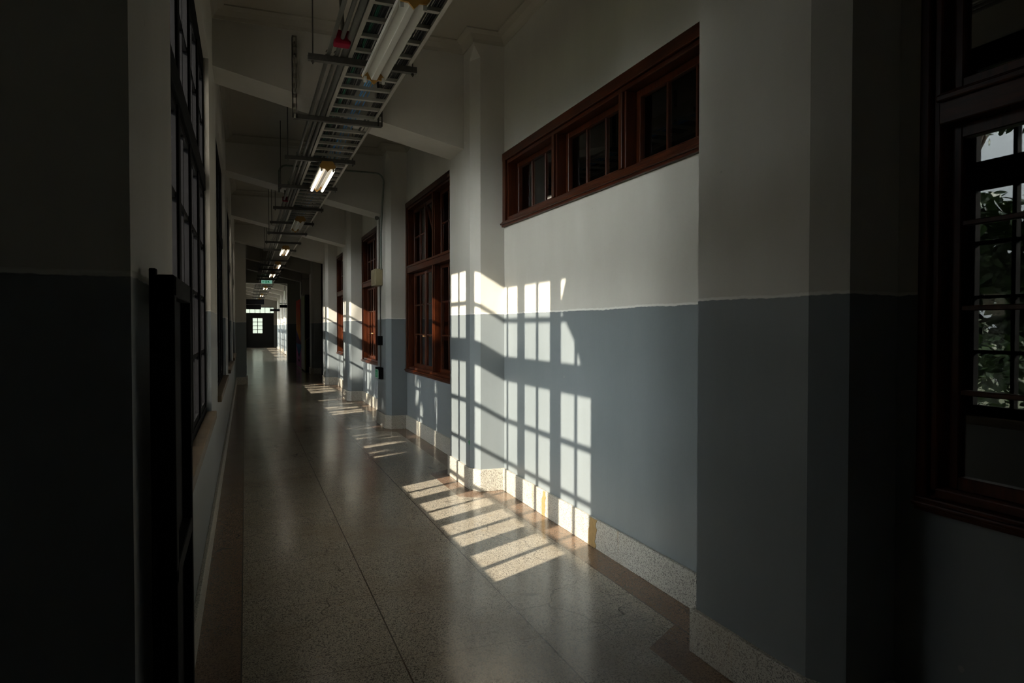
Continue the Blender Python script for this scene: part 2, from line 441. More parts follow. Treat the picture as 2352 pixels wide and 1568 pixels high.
for k in range(0, LASTP+1):
    ya = PN(k-1)+0.77; yb = PN(k)+0.31      # bay between beams
    if k == LASTP: yb = YEND
    mb = MB()
    cove.m = (-1, -1); cove(mb, (XL, ya), (XL, yb), (1, 0))
    cove(mb, (XL, yb), (XF, yb), (0, -1)); cove(mb, (XL, ya), (XF, ya), (0, 1))
    if k < LASTP:
        cove.m = (-1, 1); cove(mb, (XF, yb), (XF, PN(k)), (-1, 0)); 
        cove.m = (1, -1); cove(mb, (XF, PN(k)), (XR, PN(k)), (0, -1))
    cove.m = (-1, -1); cove(mb, (XR, PN(k-1)+PW), (XR, min(PN(k), YEND)), (-1, 0))
    struct(mb.build('trim_cornice', M['ceil']))

# ---- skirting along the walls
mb = MB(); t = 0.022
for k in range(-1, LASTP):
    if k == 4: continue
    a = PN(k)+PW if k >= 0 else -6.2
    mb.box(XR-t, XR, a+t, PN(k+1)-t if k+1 < LASTP else YEND, 0, 0.20)
struct(mb.build('baseboard_right', M['skirt'], bevel=0.004))
mb = MB().box(XL, XL+t, 1.77-t, 19.4, 0, 0.17).box(XL, XL+t, 19.9, YEND, 0, 0.17).box(-0.72, XL, 1.77-t, 1.77, 0, 0.17)
struct(mb.build('baseboard_left', M['skirt'], bevel=0.004))

# rust stains on the skirting (thin drips of sealant)
for (y, w, h_) in ((5.05, 0.055, 0.195), (4.22, 0.10, 0.195)):
    mb = MB(); random.seed(int(y*100)); pts = []
    n = 9
    L = [(y - w/2 + random.uniform(-.012,.012) - 0.02*i/n, 0.003 + h_*i/n) for i in range(n+1)]
    Rr = [(y + w/2 + random.uniform(-.012,.012) - 0.02*i/n, 0.003 + h_*i/n) for i in range(n+1)]
    for i in range(n):
        q = [L[i], Rr[i], Rr[i+1], L[i+1]]
        mb.prism_x(q, XR-t-0.0035, XR-t+0.001)
    lab = 'wider ochre sealant streak down the skirting, nearer the dark pillar' if y < 4.5 else 'narrow ochre sealant streak down the skirting, farther along the sunlit wall'
    tag(mb.build('sealant_streak', M['stain']), lab, 'stain', 'ochre streaks on the right skirting')

# ------------------------------------------------------------------ left windows (black frames)
COLS = [(2.950,3.160),(3.210,3.441),(3.642,3.872),(3.925,4.171),(4.340,4.566),(4.612,4.880),(5.078,5.281),(5.332,5.571)]
ROWL = [(0.955,1.300),(1.345,1.688),(1.729,2.066),(2.112,2.452)]
ROWU = [(2.672,2.978),(3.022,3.300)]
COLS = [(a-0.010, b+0.010) for a, b in COLS]
ROWL = [(a-0.010, b+0.010) for a, b in ROWL]; ROWU = [(a-0.010, b+0.010) for a, b in ROWU]
XG = -0.31
def left_window(idx):
    y0, y1 = wy(0)
    root = empty('window_%d' % idx, (XG, 4.18, WZ0))
    struct(root)
    def rel(o): o.matrix_parent_inverse = Matrix.Translation(root.location).inverted(); return o
    fx0, fx1 = -0.36, -0.275
    mb = MB()
    mb.box(fx0, fx1, y0, 2.90, WZ0, WZ1); mb.box(fx0, fx1, 5.60, y1, WZ0, WZ1)
    mb.box(fx0, fx1, y0, y1, WZ0, 0.91); mb.box(fx0, fx1, y0, y1, 3.345, WZ1)
    mb.box(fx0-0.01, fx1+0.008, y0, y1, 2.50, 2.62)
    for ya, yb in ((3.49,3.59),(4.215,4.30),(4.93,5.03)):
        mb.box(fx0, fx1, ya, yb, 0.91, 3.345)
    rel(mb.build('frame', M['black'], root, bevel=0.003, seg=1))
    groups = [(2.90,3.49,COLS[0],COLS[1]),(3.59,4.215,COLS[2],COLS[3]),(4.30,4.93,COLS[4],COLS[5]),(5.03,5.60,COLS[6],COLS[7])]
    for (ga, gb, c1, c2) in groups:
        for rows, za, zb, nm in ((ROWL, 0.91, 2.50, 'casement'), (ROWU, 2.62, 3.345, 'transom_sash')):
            mb = MB(); sx0, sx1 = XG-0.022, XG+0.026
            mb.box(sx0, sx1, ga, c1[0], za, zb); mb.box(sx0+0.003, sx1-0.003, c1[1], c2[0], za, zb); mb.box(sx0, sx1, c2[1], gb, za, zb)
            mb.box(sx0, sx1, c1[0], c2[1], za, rows[0][0]); mb.box(sx0, sx1, c1[0], c2[1], rows[-1][1], zb)
            for r1, r2 in zip(rows[:-1], rows[1:]): mb.box(sx0+0.003, sx1-0.003, c1[0], c2[1], r1[1], r2[0])
            s = rel(mb.build(nm, M['black'], root))
            g = MB().box(XG-0.0185, XG-0.0155, c1[0]-0.01, c2[1]+0.01, rows[0][0]-0.01, rows[-1][1]+0.01).build('pane', M['glass'], s)
    rel(MB().box(-0.275, -0.205, y0-0.03, y1+0.03, WZ0-0.045, WZ0+0.012).build('sill', M['sill'], root, bevel=0.006))
    return root
bpy.context.view_layer.update()
lw = left_window(1)
n_win = 1
for k in lw_open[1:]:
    n_win += 1
    c = copy_tree(lw); c.name = 'window_%d' % n_win; c.location.y += PER*k

n_win += 1; c = copy_tree(lw); c.name = 'window_%d' % n_win; c.location.y += PER*-2

# ------------------------------------------------------------------ right windows (mahogany)
def right_window(idx, y0, y1, z0, z1, divs, rows_low, zrail, tilt=None, cols=2, knobs=False, c=0.075, xg=None):
    root = empty('window_%d' % idx, (XR, (y0+y1)/2, z0)); struct(root)
    T = Matrix.Translation(root.location).inverted()
    def rel(o): o.matrix_parent_inverse = T; return o
    W, WH = M['mahog'], M['mahogh']
    xg = xg or XR + 0.10
    mb = MB()
    # stepped architrave and jamb
    mb.box(XR-0.022, XR+0.13, y0, y0+c, z0, z1); mb.box(XR-0.022, XR+0.13, y1-c, y1, z0, z1)
    mb.box(XR-0.004, XR+0.13, y0+c, y0+c+0.03, z0, z1); mb.box(XR-0.004, XR+0.13, y1-c-0.03, y1-c, z0, z1)
    rel(mb.build('jamb', W, root, bevel=0.006))
    mb = MB()
    mb.box(XR-0.024, XR+0.13, y0, y1, z1-c, z1); mb.box(XR-0.005, XR+0.13, y0+c, y1-c, z1-c-0.03, z1-c)
    rel(mb.build('head', WH, root, bevel=0.006))
    mb = MB()
    mb.box(XR-0.030, XR+0.13, y0, y1, z0, z0+0.05); mb.box(XR-0.045, XR+0.0, y0, y1, z0+0.018, z0+0.035); mb.box(XR-0.004, XR+0.13, y0+c, y1-c, z0+0.05, z0+0.085)
    rel(mb.build('sill', WH, root, bevel=0.006))
    ya, yb = y0+c+0.03, y1-c-0.03; za, zb = z0+0.085, z1-c-0.03
    mull = 0.085
    n = divs; w = (yb-ya-(n-1)*mull)/n
    mb = MB()
    for i in range(n-1):
        q = ya+(i+1)*w+i*mull
        mb.box(XR+0.005, XR+0.13, q, q+mull, za, zb); mb.box(XR-0.012, XR+0.02, q+0.02, q+mull-0.02, za, zb)
    if n > 1: rel(mb.build('mullion', W, root, bevel=0.005))
    if zrail:
        mb = MB().box(XR-0.02, XR+0.13, ya, yb, zrail-0.055, zrail+0.055).box(XR-0.035, XR, ya, yb, zrail+0.02, zrail+0.045)
        rel(mb.build('transom_rail', WH, root, bevel=0.006))
    for i in range(n):
        q = ya+i*(w+mull)
        parts = []
        if zrail:
            hw = w/2
            for j in range(2):
                parts.append((q+j*hw, q+(j+1)*hw, za, zrail-0.055, rows_low, cols, 'casement', j, False))
                parts.append((q+j*hw, q+(j+1)*hw, zrail+0.055, zb, 2, cols, 'transom_sash', j, tilt is not None and (i, j) in tilt))
        else:
            parts.append((q, q+w, za, zb, 1, cols, 'transom_sash', 0, False))
        for (a, b_, c0, c1, nr, nc, nm, j, tl) in parts:
            st = 0.045; mb = MB(); gb = MB(); mu = 0.018
            mb.box(xg-0.02, xg+0.02, a+.002, a+st, c0, c1); mb.box(xg-0.02, xg+0.02, b_-st, b_-.002, c0, c1)
            mb.box(xg-0.02, xg+0.02, a+st, b_-st, c0, c0+st); mb.box(xg-0.02, xg+0.02, a+st, b_-st, c1-st, c1)
            for r in range(1, nr):
                zz = c0+st+(c1-c0-2*st)*r/nr; mb.box(xg-0.012, xg+0.012, a+st, b_-st, zz-mu/2, zz+mu/2)
            for r in range(1, nc):
                yy = a+st+(b_-a-2*st)*r/nc; mb.box(xg-0.012, xg+0.012, yy-mu/2, yy+mu/2, c0+st, c1-st)
            gb.box(xg-0.0015, xg+0.0015, a+st-.005, b_-st+.005, c0+st-.005, c1-st+.005)
            s = mb.build(nm, W, root, bevel=0.003, seg=1)
            rel(s)
            g = gb.build('pane', M['glass'], s)
            if tl:
                piv = Vector((xg, (a+b_)/2, c1))
                rot = Matrix.Translation(piv) @ Matrix.Rotation(R(-14), 4, 'Y') @ Matrix.Translation(-piv)
                s.data.transform(rot); g.data.transform(rot)
            if knobs and nm == 'casement':
                yy = b_-0.022 if j == 0 else a+0.022
                kb = MB().tube([(xg-0.02,yy,1.37),(xg-0.034,yy,1.37),(xg-0.040,yy,1.37),(xg-0.052,yy,1.37),(xg-0.056,yy,1.37)], [0.006,0.006,0.013,0.013,0.006], 12).build('knob', M['brass'], s)
    return root
n_win += 1; right_window(n_win, *WIN_R[-1], 2, 4, 2.235, cols=2, c=0.04, xg=XR+0.055)
n_win += 1; right_window(n_win, *WIN_R[0], 3, 1, None, cols=3)
n_win += 1; right_window(n_win, *WIN_R[1], 2, 3, 2.33, tilt=[(1, 0)], knobs=True)
n_win += 1; right_window(n_win, *WIN_R[2], 2, 3, 2.33, knobs=True)
n_win += 1; right_window(n_win, *WIN_R[3], 2, 3, 2.33, knobs=True)

# ------------------------------------------------------------------ far piers and end wall
mb = MB().box(XL-0.02, 0.02, 19.35, 19.95, 0, CEIL)
struct(mb.build('pillar_far', M['wall'])); struct(MB().box(XL, 0.045, 19.325, 19.975, 0, 0.19).build('baseboard_pillar', M['skirt']))
for yy in (30.9,):
    mb = MB().box(XF-0.28, XR, yy-0.25, yy+0.6, 0, CEIL)
    struct(mb.build('pillar_far', M['wall']))
    mb = MB().box(XL, XF, yy-0.2, yy+0.5, 3.30, CEIL); struct(mb.build('beam_far', M['wall']))
# end wall: glazed transom strip over a dark partition with a door
mb = MB()
mb.box(-0.46, 2.44, YEND, YEND+0.2, 2.95, CEIL)
mb.box(-0.46, XL+0.02, YEND, YEND+0.2, 0, 2.95); mb.box(1.95, 2.44, YEND, YEND+0.2, 0, 2.95)
struct(mb.build('wall_end', M['wall']))
root = empty('door_1', (0.85, YEND+0.05, 0)); struct(root)
T = Matrix.Translation(root.location).inverted()
def rel(o): o.matrix_parent_inverse = T; return o
mb = MB()
mb.box(XL, 0.50, YEND+.02, YEND+.1, 0, 2.50); mb.box(1.16, 1.95, YEND+.02, YEND+.1, 0, 2.50)
mb.box(0.50, 1.16, YEND+.02, YEND+.1, 2.12, 2.50); mb.box(0.50, 1.16, YEND+.02, YEND+.1, 0, 1.02)
mb.box(0.805, 0.845, YEND+.03, YEND+.08, 1.02, 2.12)
for z in (1.28, 1.56, 1.84): mb.box(0.50, 1.16, YEND+.03, YEND+.08, z-0.02, z+0.02)
rel(mb.build('partition', M['door_dark'], root))
rel(MB().box(0.5, 1.16, YEND+.05, YEND+.055, 1.02, 2.12).build('pane', M['glass'], root))
mb = MB().box(XL, 1.95, YEND+.02, YEND+.1, 2.90, 2.97)
for x in (0.3, 0.65, 1.0, 1.35, 1.7): mb.box(x-0.015, x+0.015, YEND+.02, YEND+.08, 2.50, 2.90)
rel(mb.build('transom_sash', M['door_dark'], root))
rel(MB().box(XL, 1.95, YEND+.05, YEND+.055, 2.5, 2.9).build('pane', M['glass'], root))
rel(MB().tube([(1.12, YEND, 1.0), (1.12, YEND-.06, 1.0), (1.02, YEND-.06, 1.0)], 0.012, 8).build('handle', M['brass'], root))

# ------------------------------------------------------------------ things: display stand by the left wall
root = empty('display_stand', (-0.19, 2.2, 0)); tag(root, 'tall black framed display board standing against the left wall', 'display stand')
T = Matrix.Translation(root.location).inverted()
a, b_ = 1.93, 2.50; x0, x1 = -0.206, -0.165
mb = MB()
mb.box(x0, x1, a, a+0.05, 0.03, 1.63); mb.box(x0, x1, b_-0.04, b_, 0.03, 1.63)
mb.box(x0, x1, a, b_, 1.575, 1.63); mb.box(x0, x1, a, b_, 0.84, 0.885); mb.box(x0, x1, a, b_, 0.03, 0.10)
rel(mb.build('frame', M['black'], root, bevel=0.004))
rel(MB().box(x0+0.004, x0+0.014, a+.02, b_-.02, 0.08, 1.60).build('board', M['black'], root))
rel(MB().box(x0-.016, x0, a-0.006, a+0.03, 0.6, 1.645).build('hinge_post', M['black'], root, bevel=0.003))
for y in (a+0.03, b_-0.03):
    rel(MB().box(x0-0.025, x1+0.12, y-0.02, y+0.02, 0.0, 0.03).build('foot', M['darksteel'], root, bevel=0.004))

# ------------------------------------------------------------------ cable tray with its cables
ZT = 3.34
TY0, TY1 = 1.2, 50.0
xa, xb = 0.672, 1.098
root = empty('cable_tray', (0.88, 4.0, ZT)); tag(root, 'long aluminium ladder cable tray hung below the ceiling', 'cable tray')
T = Matrix.Translation(root.location).inverted()
for xx, sx in ((xa, 1), (xb, -1)):
    mb = MB().box(xx-0.004, xx+0.004, TY0, TY1, ZT-0.005, ZT+0.085)
    mb.box(min(xx, xx+sx*0.022), max(xx, xx+sx*0.022), TY0, TY1, ZT-0.008, ZT-0.002)
    mb.box(min(xx, xx+sx*0.022), max(xx, xx+sx*0.022), TY0, TY1, ZT+0.080, ZT+0.086)
    rel(mb.build('side_rail', M['tray'], root))
def rung_mb(y, mb): return mb.box(xa, xb, y-0.016, y+0.016, ZT+0.0, ZT+0.006).box(xa, xb, y+0.014, y+0.018, ZT+0.0, ZT+0.024).box(xa, xb, y-0.018, y-0.014, ZT+0.0, ZT+0.024)
r0 = rel(rung_mb(2.01, MB()).build('rung', M['tray'], root))
for i in range(1, 100):
    c = r0.copy(); col.objects.link(c); c.location.y += 0.2503*i
mb = MB(); y = 2.01 + 0.2503*100
while y < TY1: rung_mb(y, mb); y += 0.2503
o = rel(mb.build('rung_run', M['tray'], root)); o['kind'] = 'stuff'

random.seed(4)
def wavy(x, z, amp, y0=TY0, y1=TY1, step=0.5, ph=None):
    ph = random.uniform(0, 6) if ph is None else ph; f = random.uniform(0.5, 1.4)
    pts = []; y = y0
    while y <= y1:
        pts.append((x + amp*math.sin(f*y+ph) + 0.3*amp*math.sin(3.1*y+ph*2), y, z + 0.004*math.sin(2.2*y+ph))); y += step
    return pts
mb = MB()
for i in range(26):
    x = xa + 0.015 + 0.148*((i % 13)+0.5)/13; z = ZT+0.03+0.013*(i//13)
    mb.mat(1 if i in (4, 5, 18) else (2 if i in (10, 23) else 0)).tube(wavy(x, z, 0.003), 0.0055, 6, False)
for i in range(6):
    mb.mat(0).tube(wavy(xb-0.018-0.012*i, ZT+0.031+0.004*(i%2), 0.003), 0.0055, 6, False)
tag(mb.build('cable_bundle', [M['cable_black'], M['cable_green'], M['cable_grey']]), 'packed black and green cables lying along the cable tray rungs', 'cables', kind='stuff')
for i in range(4):
    x = 0.875 + 0.022*i
    o = MB().tube(wavy(x, ZT+0.03, 0.020, 1.2, 22, 0.35), 0.0045, 6, False).build('data_cable', M['cable_blue'])
    tag(o, 'loose light blue cable winding along the middle of the cable tray', 'cable', 'blue cables on the tray')
mb = MB()
# conduits left of the tray
for x, r, nm, lab in ((0.540, 0.014, 'conduit', 'thin steel conduit farthest left of the cable tray'),
                      (0.594, 0.014, 'conduit', 'thin steel conduit in the middle, interrupted by the red box'),
                      (0.645, 0.022, 'conduit', 'thick steel pipe running right against the cable tray')):
    tag(MB().tube([(x, TY0, ZT+r-0.005), (x, 10, ZT+r-0.005), (x, 30, ZT+r-0.005), (x, TY1, ZT+r-0.005)], r, 12).build(nm, M['galv']), lab, 'pipe', 'steel pipes beside the cable tray')

# ---- hangers
def trapeze():
    root = empty('tray_hanger', (0, 0, ZT-0.03)); 
    mb = MB().box(0.405, 1.145, -0.02, 0.02, -0.022, -0.018).box(0.405, 1.145, -0.021, -0.017, -0.022, 0.020).box(0.405, 1.145, 0.017, 0.021, -0.022, 0.020)
    mb.build('crossbar', M['darksteel'], root)
    for x in (0.436, 1.118):
        MB().tube([(x, 0, -0.045), (x, 0, CEIL-ZT+0.03)], 0.005, 8).build('rod', M['darksteel'], root)
        MB().tube([(x, 0, -0.034), (x, 0, -0.022)], 0.011, 6).build('nut', M['darksteel'], root)
    for x, r in ((0.540, 0.017), (0.594, 0.017)):
        n = 10
        mb = MB().tube([(x+r*math.cos(t_), 0, 0.030+r+r*math.sin(t_)) for t_ in [math.pi*i/n for i in range(n+1)]], 0.003, 6)
        mb.box(x-0.022, x-r+0.003, -0.012, 0.012, 0.026, 0.030)
        mb.build('clamp', M['darksteel'], root)
    return root
hy = [2.0, 4.89, 7.85, 9.46, 11.21, 12.79, 14.24, 15.82, 17.4, 20.2, 21.8, 23.4, 25.0, 26.6, 28.3, 31.5, 33.0, 35.0, 38.5, 42.0, 46.0]
hlabs = {4.89: 'nearest fully seen trapeze hanger, behind the first unlit fluorescent lamp', 7.85: 'trapeze hanger just in front of the near lit lamp', 9.46: 'trapeze hanger at the far end of the near lit lamp',
         11.21: 'trapeze hanger next beyond the small red conduit box', 12.79: 'trapeze hanger beside the second unlit lamp',
         14.24: 'trapeze hanger just past the second unlit lamp', 15.82: 'trapeze hanger at the near end of the third lamp, lit', 17.4: 'trapeze hanger last before the dark stretch of corridor'}
h0 = trapeze(); first = True
for y in hy:
    o = h0 if first else copy_tree(h0); first = False
    o.location.y = y
    if y in hlabs: lab = hlabs[y]; g = 'trapeze hangers in the near bays'
    elif y < 4: lab = 'trapeze hanger overhead nearest the camera'; g = 'trapeze hangers in the near bays'
    elif y < 30: lab = 'trapeze hanger in the unlit middle stretch of the corridor'; g = 'trapeze hangers in the dark stretch'
    else: lab = 'distant trapeze hanger beyond the hanging exit sign'; g = 'trapeze hangers in the far stretch'
    tag(o, lab, 'hanger', g)
# slotted channel frame fixed to the near face of the second beam
root = empty('channel_bracket', (0.77, 6.32, ZT-0.03)); tag(root, 'slotted steel channel frame bolted to the face of the nearest beam', 'bracket')
T = Matrix.Translation(root.location).inverted()
mb = MB().box(0.395, 1.155, 6.275, 6.315, 3.285, 3.290).box(0.395, 1.155, 6.272, 6.277, 3.285, 3.325).box(0.395, 1.155, 6.308, 6.313, 3.285, 3.325)
rel(mb.build('crossbar', M['darksteel'], root))
for x in (0.405, 1.135):
    mb = MB()
    # web made of strips between slots
    yf0, yf1 = PN(1)+0.31-0.052, PN(1)+0.31-0.001
    yb0 = yf0
    xs0, xs1 = x-0.018, x+0.022
    mb.box(xs0, xs0+0.011, yb0, yb0+0.004, 3.285, 3.98); mb.box(xs1-0.011, xs1, yb0, yb0+0.004, 3.285, 3.98)
    z = 3.285
    while z < 3.97: mb.box(xs0, xs1, yb0, yb0+0.004, z, min(z+0.035, 3.98)); z += 0.085
    mb.box(xs0, xs0+0.004, yb0, yf1, 3.50 if x < 1 else 3.42, 3.98); mb.box(xs0, xs0+0.004, yb0, yb0+0.035, 3.285, 3.98)
    rel(mb.build('upright', M['darksteel'] if x > 1 else M['upright'], root))
    for z in (3.82, 3.92):
        rel(MB().tube([(x+0.002, yf0-0.012, z), (x+0.002, yf0, z)], 0.009, 6).build('bolt', M['darksteel'], root))

# ---- fluorescent lamps
def lamp(lit):
    root = empty('fluorescent_light', (0, 0, 0))
    L = 1.22
    # V shaped reflector with turned-down outer lips
    prof = [(-0.085,-0.010),(-0.080,-0.030),(-0.045,0.012),(-0.018,-0.038),(0.018,-0.038),(0.045,0.012),(0.080,-0.030),(0.085,-0.010),(0.05,0.045),(-0.05,0.045)]
    MB().prism_y(prof, -L/2, L/2).build('housing', M['enamel'], root, bevel=0.002, seg=1)
    for s in (-1, 1):
        MB().prism_y([(-0.088,-0.012),(-0.070,-0.034),(-0.03,-0.036),(0,-0.068),(0.03,-0.036),(0.070,-0.034),(0.088,-0.012),(0.055,0.047),(-0.055,0.047)], s*L/2-0.007, s*L/2+0.007).build('end_plate', M['endcap'], root)
        for x in (-0.062, 0.062):
            MB().box(x-0.010, x+0.010, s*(L/2-0.012)-0.006, s*(L/2-0.012)+0.006, -0.062, -0.02).build('lampholder', M['enamel'], root)
    if lit:
        for i, x in enumerate((-0.062, 0.062)):
            if lit == 'one' and i == 0: continue
            MB().tube([(x, -L/2+0.02, -0.052), (x, 0, -0.052), (x, L/2-0.02, -0.052)], 0.0145, 14).build('tube', M['tube_on'], root)
    for y in (-0.35, 0.35):
        MB().tube([(0, y, 0.045), (0, y, 0.096)], 0.004, 6).build('hanger_rod', M['darksteel'], root)
    return root
ZL = ZT-0.105
protos = {}
spec = [(4.25, 0), (8.37, 'on'), (12.37, 0), (16.72, 'on'), (20.7, 'one'), (24.4, 'on'), (33.0, 'on'), (40.6, 'on'), (47.0, 'on')]
labs = ['nearest fluorescent lamp, long white fitting without tubes overhead', 'nearest lit fluorescent lamp, twin glowing tubes under the tray', 'unlit fluorescent lamp between the two nearest lit ones',
        'second lit twin tube lamp down the corridor', 'lamp with just one glowing tube', 'lit twin tube lamp just before the green exit sign',
        'lit twin tube lamp just beyond the green exit sign', 'lit twin tube lamp second beyond the green exit sign', 'farthest lit twin tube lamp near the end of the corridor']
for (y, st), lab in zip(spec, labs):
    if st not in protos: protos[st] = o = lamp(st)
    else: o = copy_tree(protos[st])
    o.location = (0.84, y, ZL); tag(o, lab, 'lamp', 'fluorescent lamps under the cable tray')

# ---- red conduit boxes
for y, x, lab in ((4.62, 0.597, 'larger red conduit box on the pipes near the nearest lamp'), (10.7, 0.556, 'small red conduit box beyond the near lit lamp')):
    root = empty('junction_box', (x, y, ZT+0.02)); tag(root, lab, 'junction box', 'red boxes on the conduits')
    s = 0.052 if y < 6 else 0.04
    MB().box(-s,s,-s*0.5,s*1.1,-s*0.9,s*0.8).build('box', M['red'], root, bevel=0.008)
    MB().prism_y([(-s*.8,-s*.7),(s*.8,-s*.7),(s*.8,s*.6),(-s*.8,s*.6)], -s*0.62, -s*0.5).build('cover', M['red'], root, bevel=0.004)
    MB().tube([(0,-s*0.4,s*0.5),(-0.01,-s*0.5,0.22),(-0.02,-s*0.5,0.5),(-0.02,-s*0.5,CEIL-ZT-0.02)], 0.013, 10).build('conduit', M['galv'], root)

# ---- conduit loop crossing to the right pillar, down to its boxes (P2)
yy = PN(2)-0.0
XP = XF-0.02
y2 = PN(2)+0.20
def arc(c, r, a0, a1, n=8, plane='xz', y=0):
    return [(c[0]+r*math.cos(a0+(a1-a0)*i/n), y, c[1]+r*math.sin(a0+(a1-a0)*i/n)) for i in range(n+1)]
yc = PN(2)-0.02+0.10
pts = [(0.45, yc, 3.36)] + [(0.45, yc, 3.60)] + arc((0.55, 3.64), 0.10, math.pi, math.pi/2, 6, y=yc) + [(1.2, yc, 3.735)] + arc((XP-0.13, 3.61), 0.12, math.pi/2, 0, 6, y=yc) 
pts += [(XP-0.012, yc+0.1, 3.3), (XP-0.012, yc+0.22, 2.9), (XP-0.012, yc+0.22, 2.35)]
tag(MB().tube(pts, 0.013, 10).build('conduit', M['pvc']), 'thin conduit looping across under the ceiling and down the pillar', 'pipe')
yb = PN(2)+0.58
tag(MB().tube([(XP-0.006, yb, 3.18), (XP-0.006, yb, 2.36)], 0.022, 12).build('conduit', M['enamel']), 'thick pale conduit above the cream box on the pillar', 'pipe')
root = empty('wall_lamp', (XP, yb, 3.24)); tag(root, 'small dark spotlight on top of the pale conduit on the pillar', 'spotlight')
MB().tube([(0.01,0,-0.05),(-0.02,0,-0.02),(-0.03,0,0.02)], [0.012,0.012,0.02], 10).build('arm', M['darksteel'], root)
MB().tube([(-0.02,0.04,0.03),(-0.03,-0.02,0.02),(-0.035,-0.07,0.0)], [0.03,0.04,0.045], 12).build('lamp_head', M['darksteel'], root)
MB().tube([(-0.02,0.04,-0.07),(-0.03,-0.02,-0.08),(-0.03,-0.04,-0.09)], [0.02,0.03,0.032], 12).build('lower_head', M['darksteel'], root)
root = empty('fuse_box', (XP, yb+0.05, 2.12)); tag(root, 'cream electrical box on the third pillar', 'electrical box')
MB().box(-0.09, 0.02, -0.28, 0.10, 0.0, 0.25).build('body', M['cream'], root, bevel=0.008)
MB().box(-0.096, -0.088, -0.25, 0.07, 0.03, 0.22).build('cover', M['cream'], root, bevel=0.004)
root = empty('switch_pipe', (XP, yb-0.16, 0.9)); tag(root, 'dark cable conduit running down from the cream box to the sign', 'pipe')
T = Matrix.Translation(root.location).inverted()
rel(MB().tube([(XP-0.006, yb-0.16, 2.12), (XP-0.006, yb-0.16, 0.888)], 0.011, 8).build('pipe', M['darksteel'], root))
rel(MB().box(XP-0.05, XP+0.02, yb-0.21, yb-0.11, 1.22, 1.36).build('switch', M['black'], root, bevel=0.006))

def figure(mb, y, z, s):   # running pictogram in the YZ plane (y to the left = smaller), on x face
    def seg(a, b_, w):
        dy, dz = b_[0]-a[0], b_[1]-a[1]; L = math.hypot(dy, dz); ny, nz = -dz/L*w/2, dy/L*w/2
        mb.prism_x([(y+s*(a[0]+ny), z+s*(a[1]+nz)), (y+s*(b_[0]+ny), z+s*(b_[1]+nz)), (y+s*(b_[0]-ny), z+s*(b_[1]-nz)), (y+s*(a[0]-ny), z+s*(a[1]-nz))], mb.x0, mb.x1)
    seg((0.05,0.30),(0.0,0.05),0.16); seg((0.0,0.05),(0.16,-0.14),0.10); seg((0.16,-0.14),(0.12,-0.38),0.09)
    seg((0.0,0.05),(-0.10,-0.16),0.10); seg((-0.10,-0.16),(-0.32,-0.20),0.09)
    seg((0.05,0.26),(0.22,0.16),0.08); seg((0.22,0.16),(0.33,0.26),0.07); seg((0.05,0.26),(-0.14,0.22),0.08); seg((-0.14,0.22),(-0.20,0.05),0.07)
    hc = (0.10, 0.44); mb.prism_x([(y+s*(hc[0]+0.075*math.cos(t_)), z+s*(hc[1]+0.075*math.sin(t_))) for t_ in [2*math.pi*i/10 for i in range(10)]], mb.x0, mb.x1)
# emergency exit sign on the side of the pillar
root = empty('exit_sign', (XP, yb-0.1, 0.72)); tag(root, 'small green emergency exit sign low on the third pillar', 'exit sign')
T = Matrix.Translation(root.location).inverted()
y0s, y1s = yb-0.26, yb+0.02
rel(MB().box(XP-0.055, XP+0.02, y0s, y1s, 0.715, 0.885).build('housing', M['black'], root, bevel=0.006))
rel(MB().box(XP-0.058, XP-0.054, y0s+0.008, y1s-0.008, 0.723, 0.855).build('face', M['white_sign'], root))
gp = rel(MB().box(XP-0.0595, XP-0.0575, y0s+0.03, y1s-0.02, 0.733, 0.846).build('green_panel', M['green_sign'], root))
mb = MB(); mb.x0, mb.x1 = XP-0.0610, XP-0.0590; figure(mb, (y0s+y1s)/2+0.03, 0.787, 0.10)
mb.build('pictogram', M['white_sign'], gp)
# small green arrow sticker on first pillar
mb = MB().prism_x([(PN(1)+0.135, 0.455), (PN(1)+0.135, 0.405), (PN(1)+0.185, 0.430)][::-1], XF-0.0025, XF+0.001)
o = mb.build('arrow_sticker', M['arrow']); tag(o, 'small green triangular arrow sticker low on the sunlit pillar', 'sticker')
# green hanging exit sign
root = empty('exit_sign', (0.73, 26.7, 3.05)); tag(root, 'green illuminated exit sign hanging across the corridor beneath the tray', 'exit sign')
MB().box(-0.19, 0.19, -0.02, 0.02, 0, 0.13).build('housing', M['enamel'], root)
face = MB().box(-0.184, 0.184, -0.026, -0.02, 0.006, 0.124).build('face', M['green_lit'], root)
mb = MB()
mb.prism_y([(-0.16,0.065),(-0.12,0.098),(-0.12,0.077),(-0.07,0.077),(-0.07,0.053),(-0.12,0.053),(-0.12,0.032)], -0.030, -0.025)
mb.box(-0.045, -0.005, -0.030, -0.025, 0.022, 0.11)
mb.prism_y([(0.02,0.022),(0.04,0.022),(0.055,0.054),(0.08,0.024),(0.095,0.037),(0.07,0.077),(0.09,0.092),(0.08,0.104),(0.03,0.097),(0.015,0.077),(0.03,0.062)], -0.030, -0.025)
mb.build('pictogram', M['green_dark_lit'], face)
for x in (-0.06, 0.15): MB().tube([(x, 0, 0.13), (x, 0, 0.283)], 0.005, 6).build('rod', M['darksteel'], root)

